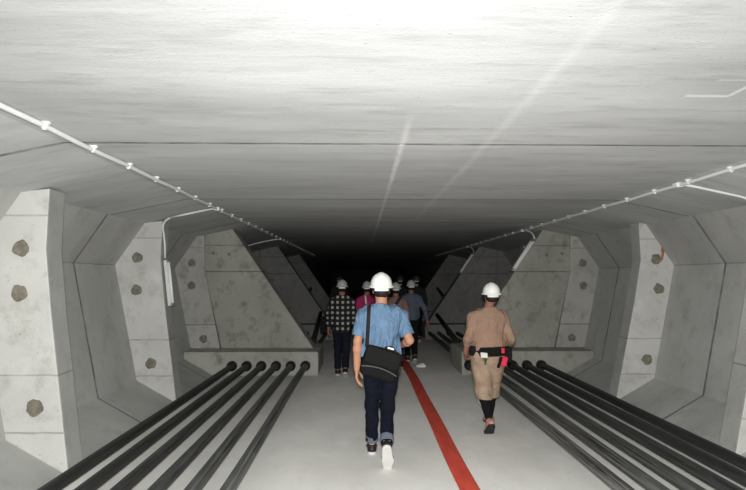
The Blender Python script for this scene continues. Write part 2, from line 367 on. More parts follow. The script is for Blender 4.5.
# ================================================================== PEOPLE (distance fields meshed with surface nets)
class Field:
    def __init__(s, lo, hi, vx):
        s.lo = np.array(lo,float); s.vx = vx
        s.n = np.ceil((np.array(hi)-s.lo)/vx).astype(int)+1
        s.f = np.full(s.n, 1.0, np.float32)
    def _block(s, lo, hi):
        a = np.clip(np.floor((np.array(lo)-s.lo)/s.vx).astype(int), 0, s.n)
        b = np.clip(np.ceil((np.array(hi)-s.lo)/s.vx).astype(int)+1, 0, s.n)
        if np.any(b<=a): return None
        sl = tuple(slice(i,j) for i,j in zip(a,b))
        g = np.meshgrid(*[s.lo[i]+s.vx*np.arange(a[i],b[i]) for i in range(3)], indexing='ij')
        return sl, np.stack(g,-1).astype(np.float32)
    def cone(s, a, b, ra, rb=None, k=.02, xd=(1,0,0), sub=False):
        """rounded tapering limb; radii may be (rx,ry) pairs: rx along xd"""
        rb = ra if rb is None else rb
        ra = np.array(ra if hasattr(ra,'__len__') else (ra,ra),np.float32); rb = np.array(rb if hasattr(rb,'__len__') else (rb,rb),np.float32)
        a = np.array(a,np.float32); b = np.array(b,np.float32)
        m = max(ra.max(),rb.max())+max(k,.0)+3*s.vx
        B = s._block(np.minimum(a,b)-m, np.maximum(a,b)+m)
        if B is None: return s
        sl, P = B; d = b-a; L = float(np.linalg.norm(d)); w = d/max(L,1e-6)
        if L < 1e-5: w = np.array((0,0,1),np.float32)
        x = np.array(xd,np.float32); x = x-w*x.dot(w)
        if np.linalg.norm(x) < 1e-3: x = np.array((0,1,0),np.float32)-w*w[1]
        x /= np.linalg.norm(x); y = np.cross(w,x)
        q = P-a; h = q@w; t = np.clip(h/max(L,1e-6),0,1)[...,None]
        R = ra+(rb-ra)*t; mn = R.min(-1)
        ex = (h-np.clip(h,0,L))/mn
        d = (np.sqrt(((q@x)/R[...,0])**2+((q@y)/R[...,1])**2+ex**2)-1)*mn
        F = s.f[sl]
        if sub: s.f[sl] = np.maximum(F, -d)
        else:
            hh = np.maximum(k-np.abs(F-d),0)/max(k,1e-6); s.f[sl] = np.minimum(F,d)-hh*hh*k*.25
        return s
    def ball(s, c, r, k=.02, sub=False):
        r = np.array(r if hasattr(r,'__len__') else (r,)*3, np.float32); m = r.max()+max(k,0)+3*s.vx
        B = s._block(np.array(c)-m, np.array(c)+m)
        if B is None: return s
        sl,P = B; q = (P-np.array(c,np.float32))/r; l = np.sqrt((q**2).sum(-1))
        d = l*(l-1)/np.maximum(np.sqrt(((q/r)**2).sum(-1)),1e-6)
        F = s.f[sl]
        if sub: s.f[sl] = np.maximum(F,-d)
        else:
            hh = np.maximum(k-np.abs(F-d),0)/max(k,1e-6); s.f[sl] = np.minimum(F,d)-hh*hh*k*.25
        return s
    def plane(s, p, n, box=None):
        """keep the side the normal points away from"""
        n = np.array(n,np.float32); n /= np.linalg.norm(n)
        B = s._block(*(box or (s.lo-1, s.lo+s.n*s.vx+1)))
        if B is None: return s
        sl,P = B; s.f[sl] = np.maximum(s.f[sl], (P-np.array(p,np.float32))@n); return s
    def folds(s, amp, freq, seed, stretch=(1,1,1)):
        rng = np.random.RandomState(seed)
        B = s._block(s.lo-1, s.lo+s.n*s.vx+1); sl,P = B; P = P*np.array(stretch,np.float32); acc = np.zeros(s.n,np.float32)
        for i in range(7):
            v = rng.randn(3); v = v/np.linalg.norm(v)*freq*rng.uniform(.6,1.7)
            acc += np.sin(P@v.astype(np.float32)+rng.rand()*6+1.5*np.sin(P@(rng.randn(3)*freq*.3).astype(np.float32)))
        s.f += (amp*acc/3).astype(np.float32); return s
    def mesh(s, name, mat, parent):
        f = s.f; ins = f < 0
        c = np.zeros(np.array(f.shape)-1, np.int8)
        for dx in (0,1):
            for dy in (0,1):
                for dz in (0,1):
                    c += ins[dx:ins.shape[0]-1+dx, dy:ins.shape[1]-1+dy, dz:ins.shape[2]-1+dz]
        act = (c>0)&(c<8); idx = np.argwhere(act); vid = np.full(act.shape,-1,np.int64); vid[act] = np.arange(len(idx))
        acc = np.zeros((len(idx),3)); cnt = np.zeros(len(idx))
        cor = [(0,0,0),(1,0,0),(0,1,0),(1,1,0),(0,0,1),(1,0,1),(0,1,1),(1,1,1)]
        for i in range(8):
            for ax in range(3):
                if cor[i][ax]: continue
                j = list(cor[i]); j[ax] = 1
                A = f[tuple((idx+cor[i]).T)]; Bv = f[tuple((idx+j).T)]
                m = (A<0)!=(Bv<0); t = np.where(m, A/np.where(m,A-Bv,1), 0)
                p = np.tile(np.array(cor[i],float),(len(idx),1)); p[:,ax] += t
                acc += p*m[:,None]; cnt += m
        V = s.lo+(idx+acc/np.maximum(cnt,1)[:,None])*s.vx
        faces = []
        for ax in range(3):
            o1,o2 = [(1,2),(2,0),(0,1)][ax]
            A = ins; sl0 = [slice(None)]*3; sl1 = [slice(None)]*3; sl0[ax] = slice(0,-1); sl1[ax] = slice(1,None)
            e = np.argwhere(A[tuple(sl0)] != A[tuple(sl1)])
            ok = (e[:,o1]>0)&(e[:,o2]>0)&(e[:,o1]<f.shape[o1]-1)&(e[:,o2]<f.shape[o2]-1); e = e[ok]
            u1 = np.zeros(3,int); u1[o1] = 1; u2 = np.zeros(3,int); u2[o2] = 1
            q = np.stack([vid[tuple((e-u1-u2).T)],vid[tuple((e-u2).T)],vid[tuple(e.T)],vid[tuple((e-u1).T)]],1)
            fl = A[tuple(e.T)]; q[~fl] = q[~fl][:,::-1]; faces.append(q)
        Q = np.concatenate(faces); Q = Q[(Q>=0).all(1)]
        me = bpy.data.meshes.new(name); me.vertices.add(len(V)); me.vertices.foreach_set('co', V.ravel())
        me.loops.add(Q.size); me.loops.foreach_set('vertex_index', Q.ravel().astype(np.int32))
        me.polygons.add(len(Q)); me.polygons.foreach_set('loop_start', np.arange(0,Q.size,4,dtype=np.int32))
        try: me.polygons.foreach_set('loop_total', np.full(len(Q),4,np.int32))
        except Exception: pass
        me.polygons.foreach_set('use_smooth', np.ones(len(Q),bool))
        me.update(calc_edges=True); me.validate()
        me.materials.append(mat)
        return link(bpy.data.objects.new(name, me), parent)

def ik(a, b, l1, l2, bend):
    a, b, bend = Vector(a), Vector(b), Vector(bend); d = b-a; L = min(d.length, (l1+l2)*.999); d.normalize()
    h = (l1*l1-l2*l2+L*L)/(2*L); r = math.sqrt(max(l1*l1-h*h,0)); n = (bend-d*bend.dot(d)).normalized()
    return a+d*h+n*r

def cloth(name, col, rough=.9, var=.12, crease=.45):
    n = NT(name); f = n.noise(5,5,.6); w = n.noise(260,2,.5)
    c = n.mix(n.remap(f,.3,.7), tuple(x*(1-var) for x in col), tuple(min(1,x*(1+var)) for x in col))
    cr = n.math('ABSOLUTE', n.math('SUBTRACT', n.noise(7,3,.5,(1.7,1.7,.55),(2,5,1),1.2), .5))      # sharp valleys = creases
    h = n.math('ADD', n.math('MULTIPLY', w, .02), n.math('ADD', n.math('MULTIPLY', n.remap(cr,0,.12), .55), n.math('MULTIPLY', n.noise(16,4), .25)))
    return n.out(c, rough, h, crease, .022, .12)
def plaid():
    n = NT('plaid_cloth'); X = n.xyz()
    w = lambda v,o: n.remap(n.math('SINE', n.math('ADD', n.math('MULTIPLY', v, 2*math.pi/.092), o)), .05, .3)
    h = n.math('MULTIPLY', w(X[0],.4), w(X[2],1.2)); e = n.math('MULTIPLY', n.math('ADD', w(X[0],.4), w(X[2],1.2)), .03)
    c = n.mix(n.math('MAXIMUM', h, e), (.012,.012,.014), (.34,.335,.315))
    return n.out(c, .9, n.noise(16,4), .3, .006, .2)
M['skin'] = simple('skin', (.46,.225,.14), .55, .14, 9, .08)
M['skin_dark'] = simple('skin_tanned_dimmed', (.28,.12,.083), .55, .14, 9, .08)  # tan worker's own tone; on the distant group, falloff painted into the skin
M['hair'] = simple('black_hair', (.012,.010,.009), .55, .4, 60, .5)
M['helmet'] = simple('helmet_shell', (.80,.80,.76), .32, .04, 5, .02, spec=.5)
M['helmet_half_dim'] = simple('half_dimmed_helmet_shell', (.36,.38,.35), .4, .08, 5, .02, spec=.4)  # white shell greyed for the distant group, light falloff put into its colour
M['helmet_dim'] = simple('dimmed_helmet_shell', (.05,.05,.048), .5, .1, 5, .02)  # white shell painted near black so the farthest hats sink into the dark
M['black'] = cloth('black_fabric', (.009,.009,.0095))
M['strapblack'] = cloth('black_webbing', (.022,.019,.020))
M['blue'] = cloth('blue_cotton', (.128,.21,.32), crease=.75)
M['jeans'] = cloth('dark_navy_denim', (.006,.0075,.015))
M['jeanscuff'] = cloth('pale_denim_cuff', (.12,.14,.18))
M['tan'] = cloth('tan_cotton', (.285,.185,.132))
M['tan2'] = cloth('tan_trouser_cotton', (.35,.25,.18), var=.22)
M['plaid'] = plaid()
M['pink'] = cloth('magenta_cotton', (.33,.03,.11))
M['brown'] = cloth('dusty_rose_cotton', (.19,.12,.108))
M['greyblue'] = cloth('grey_blue_cotton', (.085,.107,.14))
M['dark'] = cloth('dark_cloth', (.03,.03,.035))
M['bluejean'] = cloth('dark_blue_denim', (.010,.012,.021))
M['sole'] = simple('white_sole', (.60,.59,.56), .6, .05, 10, .1)
M['shoeblack'] = simple('black_shoe', (.015,.015,.016), .5, .3, 20, .2)
M['shoepink'] = simple('dusty_pink_shoe', (.46,.24,.20), .7, .4, 22, .2)
M['eye'] = simple('eye_white', (.7,.7,.68), .2, .02, 5, 0)
M['lips'] = M['skin']
M['buckle'] = simple('silver_trim', (.6,.6,.62), .3, .05, 8, 0, metal=.6)
M['red'] = cloth('red_pouch_fabric', (.62,.035,.075))
M['green'] = simple('green_handle', (.03,.10,.035), .4, .2, 10, .05)
M['rag'] = cloth('white_rag', (.68,.66,.62))
M['glove'] = cloth('red_brown_glove', (.30,.10,.08))

def hand(F, wrist, d, palm, side, curl, r=1., k=.006):
    """wrist point, finger direction d, palm normal, thumb side; curl per joint in degrees"""
    W = Vector(wrist); d = Vector(d).normalized(); n = Vector(palm); n = (n-d*n.dot(d)).normalized(); t = Vector(side); t = (t-d*t.dot(d)-n*t.dot(n)).normalized()
    offs = (.030,.010,-.010,-.029); lens = ((.043,.026,.020),(.047,.029,.021),(.043,.027,.020),(.033,.020,.018)); reach = (.086,.090,.086,.078)
    for o,ls,re in zip(offs,lens,reach):
        b0 = W+t*o*.55+d*.012; b1 = W+d*re+t*o
        F.cone(b0,b1,.0135*r,.0105*r,k=.016)
        p = b1; ang = 0
        for i,l in enumerate(ls):
            ang += math.radians(curl*(.75 if i==0 else 1.0)*(1.0+.12*(offs.index(o))))
            q = p+(d*math.cos(ang)+n*math.sin(ang)+t*o*1.5*(1-i*.4))*l
            F.cone(p,q,(.0098-.001*i)*r,(.0088-.001*i)*r,k=.004); p = q
    p = W+d*.022+t*.022+n*.006
    for l,rr,dr in ((.042,.0135,d*.62+t*.62+n*.35),(.033,.0108,d*.85+t*.30+n*.40),(.026,.0094,d*.95+t*.02+n*.35)):
        q = p+dr.normalized()*l; F.cone(p,q,rr*r,rr*.86*r,k=.010); p = q

def make_shoe(par, ankle, fdir, side, upper, sole, vx=.007, h=.0, len_=1.):
    """shoe around the foot, built in foot space then placed; returns the lowest point"""
    f = Vector(fdir).normalized(); x = Vector((1,0,0)); x = (x-f*x.dot(f)).normalized(); up = x.cross(f)
    R = Matrix((x,f,up)).transposed(); 
    F = Field((-.08,-.13,-.12),(.08,.24,.10+h),vx)
    F.cone((0,-.045,-.055),(0,.10,-.062),(.037,.040),(.045,.030),k=.02,xd=(1,0,0))
    F.cone((0,.10,-.062),(.006*side*-1,.175,-.068),(.046,.030),(.036,.022),k=.02)
    F.cone((0,-.02,.0+h),(0,-.035,-.05),(.042,.047),(.038,.042),k=.03)
    F.cone((0,.0,-.015),(0,.09,-.05),(.036,.03),(.038,.026),k=.03)
    F.plane((0,0,-.076),(0,0,-1)); F.plane((0,0,.005+h),(0,-.15,1))
    F.cone((0,-.02,.06+h),(0,-.02,.0+h),(.033,.038),(.031,.035),sub=True)
    o = F.mesh('shoe', upper, par); o.matrix_local = Matrix.Translation(ankle) @ R.to_4x4()
    F = Field((-.08,-.13,-.12),(.08,.24,-.03),vx*.8)
    F.cone((0,-.045,-.080),(0,.10,-.080),(.043,.05),(.052,.05),k=.02); F.cone((0,.10,-.080),(-.006*side,.178,-.080),(.052,.05),(.040,.05),k=.02)
    F.plane((0,0,-.066),(0,0,1)); F.plane((0,0,-.094),(0,0,-1))
    o2 = F.mesh('sole', sole, o)
    Mx = Matrix.Translation(ankle) @ R.to_4x4()
    vz = [(Mx@v.co).z for v in o2.data.vertices]
    return min(vz)

def helmet(par, c, s=1., pitch=0, mat='helmet'):
    """hard hat; c = centre of the head at brim height"""
    bm = bmesh.new(); nu, nv = 40, 14
    def pt(th, ph, inset=0):
        rx, ry, rz = .113*s-inset, .136*s-inset, .128*s-inset
        x = rx*math.cos(ph)**.92*math.cos(th); y = ry*math.cos(ph)**.92*math.sin(th); z = rz*math.sin(ph)
        if abs(x) < .034*s and ph > .25: z += .006*s*(1-(abs(x)/(.034*s))**4)
        return (x,y,z)
    rings = []
    def brim(th, e, z):
        fr = max(0,math.sin(th))**3; bk = max(0,-math.sin(th))**2
        return ((.113*s+e)*math.cos(th), (.136*s+e+.028*s*fr*(e>.005))*math.sin(th), z-.012*s*fr*(e>.005)-.012*s*bk)
    outer = [[bm.verts.new(brim(2*math.pi*i/nu,e,z)) for i in range(nu)] for e,z in ((-.006,-.020),(.016*s,-.022),(.020*s,-.017),(.014*s,-.010),(.001,.0))]
    dome = [[bm.verts.new(pt(2*math.pi*i/nu, (math.pi/2)*j/nv)) for i in range(nu)] for j in range(1,nv)]
    inner = [[bm.verts.new(pt(2*math.pi*i/nu, (math.pi/2)*j/nv, .006)) for i in range(nu)] for j in range(nv-1,-1,-1)]
    seq = [inner[-1]]+outer+dome
    for a,b in zip(seq,seq[1:]):
        for i in range(nu): bm.faces.new((a[i],a[(i+1)%nu],b[(i+1)%nu],b[i]))
    top = bm.verts.new((0,0,.134*s)); it = bm.verts.new((0,0,.126*s))
    for i in range(nu): bm.faces.new((dome[-1][i],dome[-1][(i+1)%nu],top)); bm.faces.new((inner[0][(i+1)%nu],inner[0][i],it))
    for a,b in zip(inner,inner[1:]):
        for i in range(nu): bm.faces.new((a[(i+1)%nu],a[i],b[i],b[(i+1)%nu]))
    h = from_bm('hard_hat', bm, M[mat], par, True); h.location = c; h.rotation_euler = (math.radians(pitch),0,0)
    bm = bmesh.new(); ring = [Vector((.104*s*math.cos(a),.125*s*math.sin(a),-.030*s-.012*s*max(0,-math.sin(a)))) for a in np.linspace(0,2*math.pi,33)]
    sweep(bm, ring, 0, 8, False, (.014*s,.003,lambda p: (p.x,p.y,0))); from_bm('headband', bm, M['black'], h, True)
    bm = bmesh.new(); seg = [Vector((.107*s*math.cos(a),.129*s*math.sin(a),-.046*s)) for a in np.linspace(math.radians(228),math.radians(312),12)]
    sweep(bm, seg, 0, 8, True, (.015*s,.006,lambda p: (p.x,p.y,0)))
    from_bm('nape_adjuster', bm, M['helmet'], h, True)
    for e in (-1,1):
        bm = bmesh.new(); sweep(bm, [(e*.100*s,-.03*s,-.03*s),(e*.088*s,-.01,-.10*s),(e*.060*s,.03,-.165*s),(e*.012*s,.055,-.190*s)], 0, 6, True, (.008*s,.0015,(e,.2,0)))
        from_bm('chin_strap', bm, M['black'], h, True)
    return h

def person(name, label, loc, H=1.70, yaw=0, J=None, shirt='blue', trousers='jeans', sleeve='short', hem=.86, skin='skin',
           lean=0, girth=1., vx=.008, shoe=('shoeblack','sole'), feet=None, hand_pose=None, tr_end=None, hair_long=False, tr_w=1., group=None, seed=1, sh=.185, face=True, dz=0, shirt_w=1., collar=True, fold=.007, cuffat=.92, hs=.86, hat='helmet'):
    """figure facing +y in its own space; J overrides joints (metres, standing height H)"""
    s = H/1.70
    t = thing(name, label, 'person', loc, yaw, group)
    P = dict(head=(0,.015+lean,1.60), neck=(0,-.012+lean*.9,1.442), chest=(0,-.005+lean*.75,1.28), waist=(0,.0+lean*.35,1.06), pelvis=(0,0,.93),
             shL=(-sh,-.012+lean*.85,1.352), shR=(sh,-.012+lean*.85,1.352), elL=(-.235,-.05,1.13), elR=(.235,-.05,1.13), wrL=(-.25,.03,.88), wrR=(.25,.03,.88),
             hipL=(-.085,0,.885), hipR=(.085,0,.885), anL=(-.075,.16,.094), anR=(.075,-.22,.16))
    P = {k: Vector(v)*s for k,v in P.items()}
    for k,v in (J or {}).items(): P[k] = Vector(v)
    if dz:
        for k in P:
            if not k.startswith('an'): P[k].z += dz
    for S_ in 'LR': P['kn'+S_] = ik(P['hip'+S_], P['an'+S_], .415*s, .415*s, (0,1,0))
    feet = feet or {'L':(0,1,0),'R':(0,.9,-.45)}
    lo = Vector((min(p.x for p in P.values())-.2, min(p.y for p in P.values())-.25, -.05)); hi = Vector((max(p.x for p in P.values())+.2, max(p.y for p in P.values())+.32, max(p.z for p in P.values())+.2))
    g = girth
    def trunk(F, e, k=.04, low=True):
        if low:
            F.cone(P['pelvis']+Vector((0,0,-.03)), P['pelvis']+Vector((0,0,.06)), (.150*s*g+e,.108*s*g+e), (.150*s*g+e,.105*s*g+e), k)
        F.cone(P['pelvis']+Vector((0,0,.05)), P['waist'], (.146*s*g+e,.105*s*g+e), (.136*s*g+e,.096*s*g+e), k)
        F.cone(P['waist'], P['chest'], (.136*s*g+e,.096*s*g+e), (.158*s*g+e,.112*s*g+e), k)
        F.cone(P['chest'], P['chest']+Vector((0,0,.09*s)), (.158*s*g+e,.112*s*g+e), (.112*s*g+e,.080*s+e), k)
        for S_ in 'LR':
            F.cone(P['neck']+Vector((0,0,-.06*s)), P['sh'+S_]+Vector((0,0,.0)), (.052*s+e,.050*s+e), (.046*s+e,.050*s+e), k)
            F.cone(P['neck']+Vector((0,0,-.0*s)), P['sh'+S_]*.65+P['neck']*.35+Vector((0,0,-.005)), .040*s+e, .040*s+e, k)
    # ---- body
    F = Field(lo, hi, vx)
    trunk(F, -.024*s)
    nd = P['head']-P['neck']
    F.cone(P['neck']-nd*.3, P['neck']+nd*.75, .058*s, .052*s, .03)
    h = P['head']; V3 = Vector
    F.ball(h+V3((0,-.012,.03))*s, V3((.076,.094,.088))*s, .02); F.ball(h+V3((0,.030,-.035))*s, V3((.060,.066,.075))*s, .03)
    F.ball(h+V3((0,.055,-.088))*s, V3((.030,.026,.022))*s, .03)
    if face:
        F.cone(h+V3((0,.088,.012))*s, h+V3((0,.112,-.028))*s, .010*s, .015*s, .012)
        F.cone(h+V3((-.035,.078,.026))*s, h+V3((.035,.078,.026))*s, .012*s, .012*s, .015)
        for e in (-1,1):
            F.ball(h+V3((e*.031,.098,.003))*s, .013*s, sub=True, k=0)
            F.cone(h+V3((e*.076,-.005,.012))*s, h+V3((e*.074,.0,-.022))*s, (.008*s,.019*s), (.007*s,.013*s), .008)
        F.cone(h+V3((-.018,.090,-.058))*s, h+V3((.018,.090,-.058))*s, .007*s, .007*s, .006); F.cone(h+V3((-.016,.088,-.070))*s, h+V3((.016,.088,-.070))*s, .008*s, .008*s, .006)
    hp = hand_pose or {}
    for S_,e in (('L',-1),('R',1)):
        a,b,c = P['sh'+S_],P['el'+S_],P['wr'+S_]
        F.cone(a,a*.5+b*.5,.050*s,.046*s,.03); F.cone(a*.5+b*.5,b,.046*s,.037*s,.02); m = b*.72+c*.28
        F.cone(b,m,.038*s,.041*s,.02); F.cone(m,c,.041*s,(.030*s,.024*s),.02)
        d = (c-b).normalized(); hd = hp.get(S_, {})
        hand(F, c, hd.get('d', d), hd.get('palm', (-e,0,0)), hd.get('thumb', (0,1,0)), hd.get('curl', 18), s*max(1,vx/.0075))
        a,b,c = P['hip'+S_],P['kn'+S_],P['an'+S_]
        F.cone(a,b,.080*s,.047*s,.02); m = b*.68+c*.32+V3((0,-.008,0)); F.cone(b,m,.046*s,.046*s,.015); F.cone(m,c,.046*s,.032*s,.02)
        f = V3(feet[S_]).normalized(); x = V3((1,0,0)); up = x.cross(f).normalized()
        F.cone(c, c-f*.03-up*.045, .032*s, .028*s, .02); F.cone(c-up*.01, c+f*.13-up*.058, (.030,.026), (.034,.016), .02)
    body = F.mesh('body', M[skin], t)
    if face:
        for e in (-1,1):
            F = Field((-.016,)*3,(.016,)*3,.004); F.ball((0,0,0),.0115*s,0); o = F.mesh('eye', M['eye'], t); o.location = h+V3((e*.031,.087,.003))*s
            F = Field((-.01,)*3,(.01,)*3,.002); F.ball((0,0,0),V3((.0055,.003,.0055))*s,0); q = F.mesh('iris', M['hair'], o); q.location = (0,.0105*s,0)
    # ---- hair
    F = Field(h-V3((.12,.14,.28)), h+V3((.12,.12,.16)), vx)
    F.ball(h+V3((0,-.020,.034))*s, V3((.081,.094,.090))*s, 0); F.ball(h+V3((0,-.045,-.018))*s, V3((.070,.064,.055))*s, .03)
    if hair_long: F.cone(h+V3((0,-.07,-.02))*s, h+V3((0,-.075,-.2))*s, (.065*s,.035*s), (.045*s,.022*s), .03)
    F.plane(h+V3((0,.055,0))*s, (0,1,-.3)); F.plane(h+V3((0,0,-.20 if hair_long else -.062))*s, (0,0,-1))
    F.folds(.002,90,seed,(1,1,.35)); F.mesh('hair', M['hair'], t)
    # ---- shirt
    F = Field(lo, hi, vx)
    trunk(F, .020*s*shirt_w, .05)
    if hem < .9: F.cone(P['pelvis']+V3((0,0,.06)), P['pelvis']+V3((0,0,-.12)), (.165*s*g,.122*s*g), (.172*s*g,.130*s*g), .04)
    if collar: F.cone(P['neck']-nd*.25, P['neck']+nd*.12, (.070*s,.070*s), (.064*s,.066*s), .02)
    F.folds(fold, 38, seed, (1.2,1.,.35)); F.folds(.0022, 70, seed+5, (1,1,.4))
    for S_ in 'LR':
        a,b,c = P['sh'+S_],P['el'+S_],P['wr'+S_]
        G = Field(lo, hi, vx)
        if sleeve == 'short':
            e_ = a*.22+b*.78; d = (b-a).normalized(); G.cone(a,e_+(e_-a)*.15,.062*s,.070*s,.04); G.folds(.004,34,seed+3,(1,1,.5))
            G.plane(e_, d); G.cone(e_-d*.05, e_+d*.1, .056*s, .062*s, sub=True)
        else:
            e_ = b*(1-cuffat)+c*cuffat; d = (c-b).normalized(); G.cone(a,b,.062*s,.054*s,.04); G.cone(b,e_+d*.04,.055*s,.044*s,.03); G.folds(.005,40,seed+3,(1,1,1)); G.plane(e_, d, (e_-V3((.08,)*3), e_+V3((.08,)*3)))
        k_ = .03; hh = np.maximum(k_-np.abs(F.f-G.f),0)/k_; F.f = np.minimum(F.f,G.f)-hh*hh*k_*.25
    F.plane((0,0,hem*s+dz), (0,0,-1), (V3((-.205*g,-.3,0)),V3((.205*g,.3,2))))
    nt = P['neck']+nd*.14; F.plane(nt, (0,.25,1), (nt-V3((.1,.1,.05)), nt+V3((.1,.12,.15)))); F.cone(P['neck'], P['neck']+nd*.9, .058*s, .060*s, sub=True)
    sh_o = F.mesh('shirt', M[shirt], t)
    # ---- trousers
    F = Field(lo, hi, vx)
    F.cone(P['pelvis']+V3((0,0,.06)), P['pelvis']+V3((0,0,-.05)), (.157*s*g,.116*s*g), (.155*s*g,.120*s*g), .03)
    cuff = {}
    for S_ in 'LR':
        a,b,c = P['hip'+S_],P['kn'+S_],P['an'+S_]
        up, kn, bt = .098*s*g*tr_w, .073*s*tr_w, .063*s*tr_w
        F.cone(a,b,up,kn,.035)
        if tr_end is None: e_ = b*.10+c*.90; F.cone(b,e_+(e_-b)*.1,kn,bt,.03); d = (c-b).normalized(); cuff[S_] = (e_,d,bt)
        else: e_ = b*(1-tr_end)+c*tr_end; d = (c-b).normalized(); F.cone(b,e_+d*.05,kn,kn*1.02,.03); cuff[S_] = (e_,d,kn)
    F.folds(.004, 24, seed+9, (1,1,1.2)); F.folds(.002, 60, seed+2)
    for S_ in 'LR':
        e_,d,r_ = cuff[S_]; F.plane(e_, d, (e_-V3((.12,)*3), e_+V3((.12,)*3)+d*.16)); F.cone(e_-d*.03, e_+d*.1, r_-.012, r_-.010, sub=True)
    F.plane((0,0,1.02*s+dz),(0,0,1))
    tr = F.mesh('trousers', M[trousers], t)
    low = []
    for S_,e in (('L',-1),('R',1)): low.append(make_shoe(t, P['an'+S_], feet[S_], e, M[shoe[0]], M[shoe[1]], max(vx,.006)))
    helmet(t, h+V3((0,-.005,.052))*s, s*hs, mat=hat)
    t['low'] = str([round(x,3) for x in low])
    print('PERSON', label[:40], 'sole z', [round(x,3) for x in low])
    del t['low']
    return t, P, cuff

def cuffs(t, cuff, mat, w=.055):
    for S_ in 'LR':
        e_,d,r_ = cuff[S_]
        F = Field(e_-Vector((.12,)*3), e_+Vector((.12,)*3), .006)
        F.cone(e_-d*(w-.01), e_+d*.05, r_+.007, r_+.008, 0); F.folds(.002,50,3)
        F.plane(e_+d*.012, d); F.plane(e_-d*w, -d); F.cone(e_-d*.2, e_+d*.2, r_-.004, r_-.004, sub=True)
        F.mesh('rolled_cuff', M[mat], t)

# ---- man in the blue shirt
bl, P, cf = person('person', 'person in blue short sleeve shirt and rolled jeans walking away, black bag on hip', (.195,5.36,0), 1.70, fold=.016, hs=.92, sh=.178,
    J=dict(elL=(-.225,-.03,1.125), wrL=(-.232,.035,.855), elR=(.262,-.07,1.135), wrR=(.20,.17,1.06), anL=(-.085,.28,.094), anR=(.040,-.21,.210), hipL=(-.085,0,.875), hipR=(.085,0,.875)),
    feet={'L':(0,1,0),'R':(.08,.52,-.85)}, shirt='blue', trousers='jeans', sleeve='short', hem=.98, vx=.006, tr_w=.92, shirt_w=1.15,
    hand_pose={'L':dict(palm=(1,-.15,0), thumb=(.1,1,0), d=(.0,.10,-1), curl=20), 'R':dict(d=(-.5,1,.1), palm=(0,.3,-1), thumb=(-1,0,.3), curl=35)}, seed=3)
cuffs(bl, cf, 'jeanscuff')
F = Field((-.22,-.19,.93),(.22,.19,1.02),.006); F.cone((0,0,.9),(0,0,1.05),(.172,.131),(.168,.128),0); F.plane((0,0,.992),(0,0,1)); F.plane((0,0,.955),(0,0,-1)); F.cone((0,0,.8),(0,0,1.1),(.160,.120),(.158,.118),sub=True)
F.mesh('belt', M['black'], bl)

# his shoulder bag (slung, so a thing of its own): placed in the man's space behind the hips
bag = thing('messenger_bag', 'black messenger bag slung low across the back of the person in blue', 'bag', (.195,5.36,0))
Rb = Matrix.Translation((-.012,-.225,.955)) @ Matrix.Rotation(math.radians(17),4,'Y')
def bagpart(name, F, mat, par=None):
    o = F.mesh(name, mat, par or bag)
    if par is None: o.matrix_local = Rb
    return o
def rbox(F, c, hs, r):
    B = F._block(F.lo-1, F.lo+F.n*F.vx+1); sl,Pp = B; q = np.abs(Pp-np.array(c,np.float32))-(np.array(hs,np.float32)-r)
    d = np.sqrt((np.maximum(q,0)**2).sum(-1))+np.minimum(q.max(-1),0)-r; F.f = np.minimum(F.f, d.astype(np.float32)); return F
F = rbox(Field((-.22,-.1,-.18),(.22,.1,.18),.006), (0,0,-.01), (.170,.062,.140), .055); F.folds(.0025,30,4); b0 = bagpart('bag_body', F, M['black'])
F = rbox(Field((-.22,-.12,-.18),(.22,.1,.18),.006), (0,-.052,.045), (.168,.024,.085), .022); F.folds(.004,22,8); fl = bagpart('flap', F, simple('charcoal_nylon', (.007,.0075,.007), .75, .2, 30, .3, spec=.12))
bm = bmesh.new(); sweep(bm, [(x,-.068-.008*math.cos(x*9),-.072+.030*math.cos(x*9)) for x in np.linspace(-.165,.165,16)], .006, 8); o = from_bm('piping', bm, simple('grey_piping', (.075,.075,.075), .6), bag, True); o.matrix_local = Rb
bm = bmesh.new(); sweep(bm, arc((-.02,-.03,.118),(.045,-.05,.20),(.11,-.03,.118),10), 0, 8, True, (.012,.006,(0,-1,0))); o = from_bm('carry_handle', bm, M['strapblack'], bag, True); o.matrix_local = Rb
bm = bmesh.new(); add_box(bm, (.045,-.047,.150), (.062,.012,.018)); o = bevel_mod(from_bm('handle_trim', bm, M['buckle'], bag), .004); o.matrix_local = Rb
bm = bmesh.new(); sweep(bm, [(.155,.0,.06),(.178,-.02,.0),(.182,-.02,-.06)], .012, 8); o = from_bm('side_tab', bm, M['strapblack'], bag, True); o.matrix_local = Rb
bk = Rb @ Vector((-.155,-.01,.10)); 
st = [bk, Vector((-.140,-.205,1.10)), Vector((-.132,-.180,1.22)), Vector((-.126,-.162,1.33)), Vector((-.122,-.136,1.405)), Vector((-.118,-.07,1.462)), Vector((-.115,.02,1.462)), Vector((-.11,.105,1.40)), Vector((-.07,.155,1.28)), Vector((.02,.170,1.15)), Vector((.14,.145,1.06)), Vector((.195,.05,1.02)), Vector((.20,-.08,.97)), Rb @ Vector((.160,-.0,.07))]
cen = lambda p: (p.x*.55, p.y, max(0,(p.z-1.38)*3))
bm = bmesh.new(); sweep(bm, st, 0, 8, True, (.019,.003,cen)); from_bm('shoulder_strap', bm, M['strapblack'], bag, True)

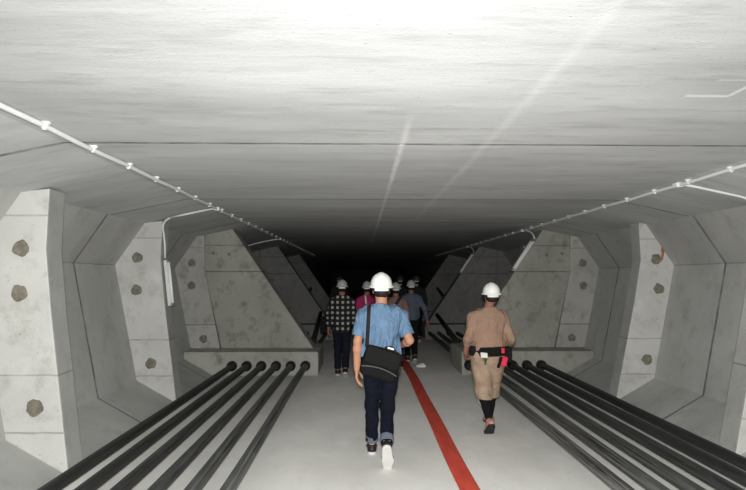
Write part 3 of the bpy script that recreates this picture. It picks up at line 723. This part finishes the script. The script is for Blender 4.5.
# ---- worker in tan with the tool belt
tn, P, cf = person('person', 'worker in tan shirt and trousers wearing a black tool belt and white hard hat', (1.45,6.40,0), 1.60,
    J=dict(head=(.045,.015,1.505), elL=(-.235,-.05,1.04), wrL=(-.25,.05,.87), elR=(.245,-.06,1.04), wrR=(.25,.10,.90), hipL=(-.075,0,.845), hipR=(.075,0,.845), anL=(-.035,-.17,.150), anR=(.075,.30,.094)),
    feet={'L':(.0,.80,-.60),'R':(0,1,0)}, shirt='tan', trousers='tan2', sleeve='long', hem=.93, skin='skin_dark', girth=1.12, sh=.178, vx=.0065, hs=.92, tr_end=.32, tr_w=1.32, cuffat=.5, fold=.010,
    shoe=('shoepink','shoeblack'), hand_pose={'L':dict(d=(.1,.75,-.55), palm=(1,0,0), thumb=(0,.5,.8), curl=38),'R':dict(d=(-.5,1,.0), palm=(0,.3,-1), thumb=(-1,0,.3), curl=35)}, seed=11)
for S_ in 'LR':     # black leggings below the trousers
    b,c = P['kn'+S_],P['an'+S_]; F = Field(Vector((-.2,-.45,0)),Vector((.2,.5,.7)),.0065)
    F.cone(b,b*.65+c*.35,.056,.060,.02); F.cone(b*.65+c*.35,c,.060,.040,.02); F.folds(.002,40,2)
    d = (c-b).normalized(); F.plane(c-d*.02,d); F.mesh('legging', M['black'], tn)
F = Field((-.27,-.25,.82),(.27,.25,1.02),.0065); F.cone((0,0,.85),(0,0,1.0),(.206,.162),(.202,.158),0); F.plane((0,0,.950),(0,0,1)); F.plane((0,0,.850),(0,0,-1)); F.folds(.003,30,4); F.cone((0,0,.7),(0,0,1.1),(.180,.138),(.178,.136),sub=True)
tb = F.mesh('tool_belt', M['black'], tn)
def pouch(name, c, hs, mat, r=.015, rot=0, fold=.003):
    F = rbox(Field(Vector(hs)*-1-Vector((.03,)*3), Vector(hs)+Vector((.03,)*3), .005), (0,0,0), hs, r); F.folds(fold,45,5)
    o = F.mesh(name, mat, tb); o.location = c; o.rotation_euler = (0,math.radians(rot),0); return o
pouch('tool_pouch', (.195,-.07,.865), (.045,.065,.085), M['black'])
pouch('tool_pouch', (-.19,-.05,.90), (.035,.05,.055), M['black'])
pouch('red_pouch', (.135,-.175,.80), (.033,.024,.055), M['red'], .018, 14)
pouch('red_tag', (.125,-.165,.915), (.020,.012,.030), M['red'], .008)
pouch('dark_sheath', (.085,-.178,.79), (.018,.016,.065), M['black'], .012, 18)
pouch('white_rag', (-.088,-.175,.865), (.042,.018,.030), M['rag'], .014, 0, .008)
bm = bmesh.new(); sweep(bm, [(-.105,-.176,.885),(-.078,-.178,.80),(-.072,-.176,.765)], [.013,.012,.008], 10); o = from_bm('tool_handle', bm, M['green'], tb, True)
bm = bmesh.new(); sweep(bm, [(-.050,-.172,.885),(-.072,-.176,.79)], [.011,.009], 10); o = from_bm('tool_handle', bm, M['green'], tb, True)
bm = bmesh.new(); sweep(bm, [(-.12,-.172,.875),(-.10,-.176,.81)], [.010,.009], 10); o = from_bm('tool_handle', bm, simple('wood_handle', (.3,.16,.08), .6), tb, True)

# ---- the group further in
pl, P, cf = person('person', 'person in black and white plaid shirt and dark jeans walking far left', (-.335,10.0,0), 1.63, sh=.168, skin='skin_dark', shirt='plaid', trousers='bluejean', sleeve='long', hem=.80, vx=.010,
    J=dict(anL=(-.075,.10,.094), anR=(.065,-.17,.14)), feet={'L':(0,1,0),'R':(0,.93,-.36)}, shoe=('shoeblack','sole'), hat='helmet_half_dim', seed=21, shirt_w=1.2, hair_long=False)
hb = thing('shoulder_bag', 'black bag hanging at the left side of the person in plaid', 'bag', (-.335,10.0,0))
F = rbox(Field((-.08,-.17,-.18),(.08,.17,.18),.008), (0,0,0), (.05,.13,.14), .04); F.folds(.004,25,3); o = F.mesh('bag_body', M['black'], hb); o.location = (-.325,-.07,.90)
bm = bmesh.new(); sweep(bm, [(-.315,-.16,1.02),(-.26,-.13,1.25),(-.19,-.075,1.40),(-.165,-.01,1.425),(-.19,.05,1.38),(-.27,.05,1.22),(-.315,.02,1.02)], 0, 8, True, (.013,.003,(-1,0,.6))); from_bm('bag_strap', bm, M['strapblack'], hb, True)
pk, P, cf = person('person', 'person in magenta pink shirt mostly hidden behind the person in blue', (.12,11.0,0), 1.60, skin='skin_dark', sh=.172, shirt='pink', trousers='dark', sleeve='short', hem=.80, vx=.011, hat='helmet_half_dim', seed=31,
    J=dict(anL=(-.075,-.15,.13), anR=(.065,.12,.094)), feet={'L':(0,.93,-.36),'R':(0,1,0)})
bm = bmesh.new(); sweep(bm, [(-.02,-.145,1.22),(-.03,-.115,1.34),(-.04,-.075,1.40)], 0, 8, True, (.016,.004,(0,-1,.3))); from_bm('white_strap', bm, M['rag'], pk, True)
br, P, cf = person('person', 'person in dusty rose shirt with dark diagonal strap, behind the blue shoulder', (.66,10.6,0), 1.58, skin='skin_dark', sh=.172, shirt='brown', trousers='dark', sleeve='short', hem=.80, vx=.011, hat='helmet_half_dim', seed=41,
    J=dict(anL=(-.075,.12,.094), anR=(.065,-.15,.13)), feet={'L':(0,1,0),'R':(0,.93,-.36)})
bm = bmesh.new(); sweep(bm, [(-.16,-.150,.95),(-.08,-.165,1.12),(.0,-.160,1.25),(.08,-.115,1.36),(.11,-.03,1.415),(.10,.06,1.36)], 0, 8, True, (.024,.004,(0,-1,.25))); from_bm('shoulder_strap', bm, M['strapblack'], br, True)
gr, P, cf = person('person', 'person in grey blue long sleeve shirt and black trousers right of the hose', (1.04,11.6,0), 1.62, skin='skin_dark', sh=.172, shirt='greyblue', trousers='black', sleeve='long', hem=.90, vx=.010, hat='helmet_half_dim', seed=51,
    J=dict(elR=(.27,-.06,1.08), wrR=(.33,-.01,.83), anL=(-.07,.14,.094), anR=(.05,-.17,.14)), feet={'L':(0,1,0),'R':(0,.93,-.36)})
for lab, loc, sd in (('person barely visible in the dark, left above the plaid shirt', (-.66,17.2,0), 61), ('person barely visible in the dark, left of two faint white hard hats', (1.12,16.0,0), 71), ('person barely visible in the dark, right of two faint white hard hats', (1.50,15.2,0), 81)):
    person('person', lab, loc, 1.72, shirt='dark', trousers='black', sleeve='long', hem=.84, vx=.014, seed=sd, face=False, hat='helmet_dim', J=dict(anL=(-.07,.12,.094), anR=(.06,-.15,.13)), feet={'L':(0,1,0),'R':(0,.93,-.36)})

# ------------------------------------------------------------------ light: the photographer's flash, held at the camera
FL = bpy.data.lights.new('camera_flash','SPOT'); FL.spot_size = math.radians(90); FL.spot_blend = 1; FL.energy = 1480; FL.shadow_soft_size = .05; FL.color = (1,1,.985)
fo = bpy.data.objects.new('camera_flash', FL); fo.location = (.0,-.05,1.82); fo.rotation_euler = (math.radians(90-7),0,math.radians(-2)); fo.scale = (2.6,1,1); link(fo)   # wide flat beam of the flash head
W = bpy.data.worlds.new('World'); S.world = W; W.use_nodes = True
W.node_tree.nodes['Background'].inputs[0].default_value = (.5,.55,.6,1); W.node_tree.nodes['Background'].inputs[1].default_value = .002

# ------------------------------------------------------------------ camera
cam = bpy.data.cameras.new('camera'); co = bpy.data.objects.new('camera', cam); link(co)
cam.sensor_width = 36; cam.lens = 36*560/746; cam.clip_start = .05; cam.clip_end = 200
co.location = (0,0,CAMZ); co.rotation_euler = (math.radians(90+3.37), 0, math.radians(-1.23))
S.camera = co
S.view_settings.view_transform = 'Standard'; S.view_settings.look = 'None'; S.view_settings.gamma = 1; S.view_settings.use_curve_mapping = False
S.view_settings.exposure = 0
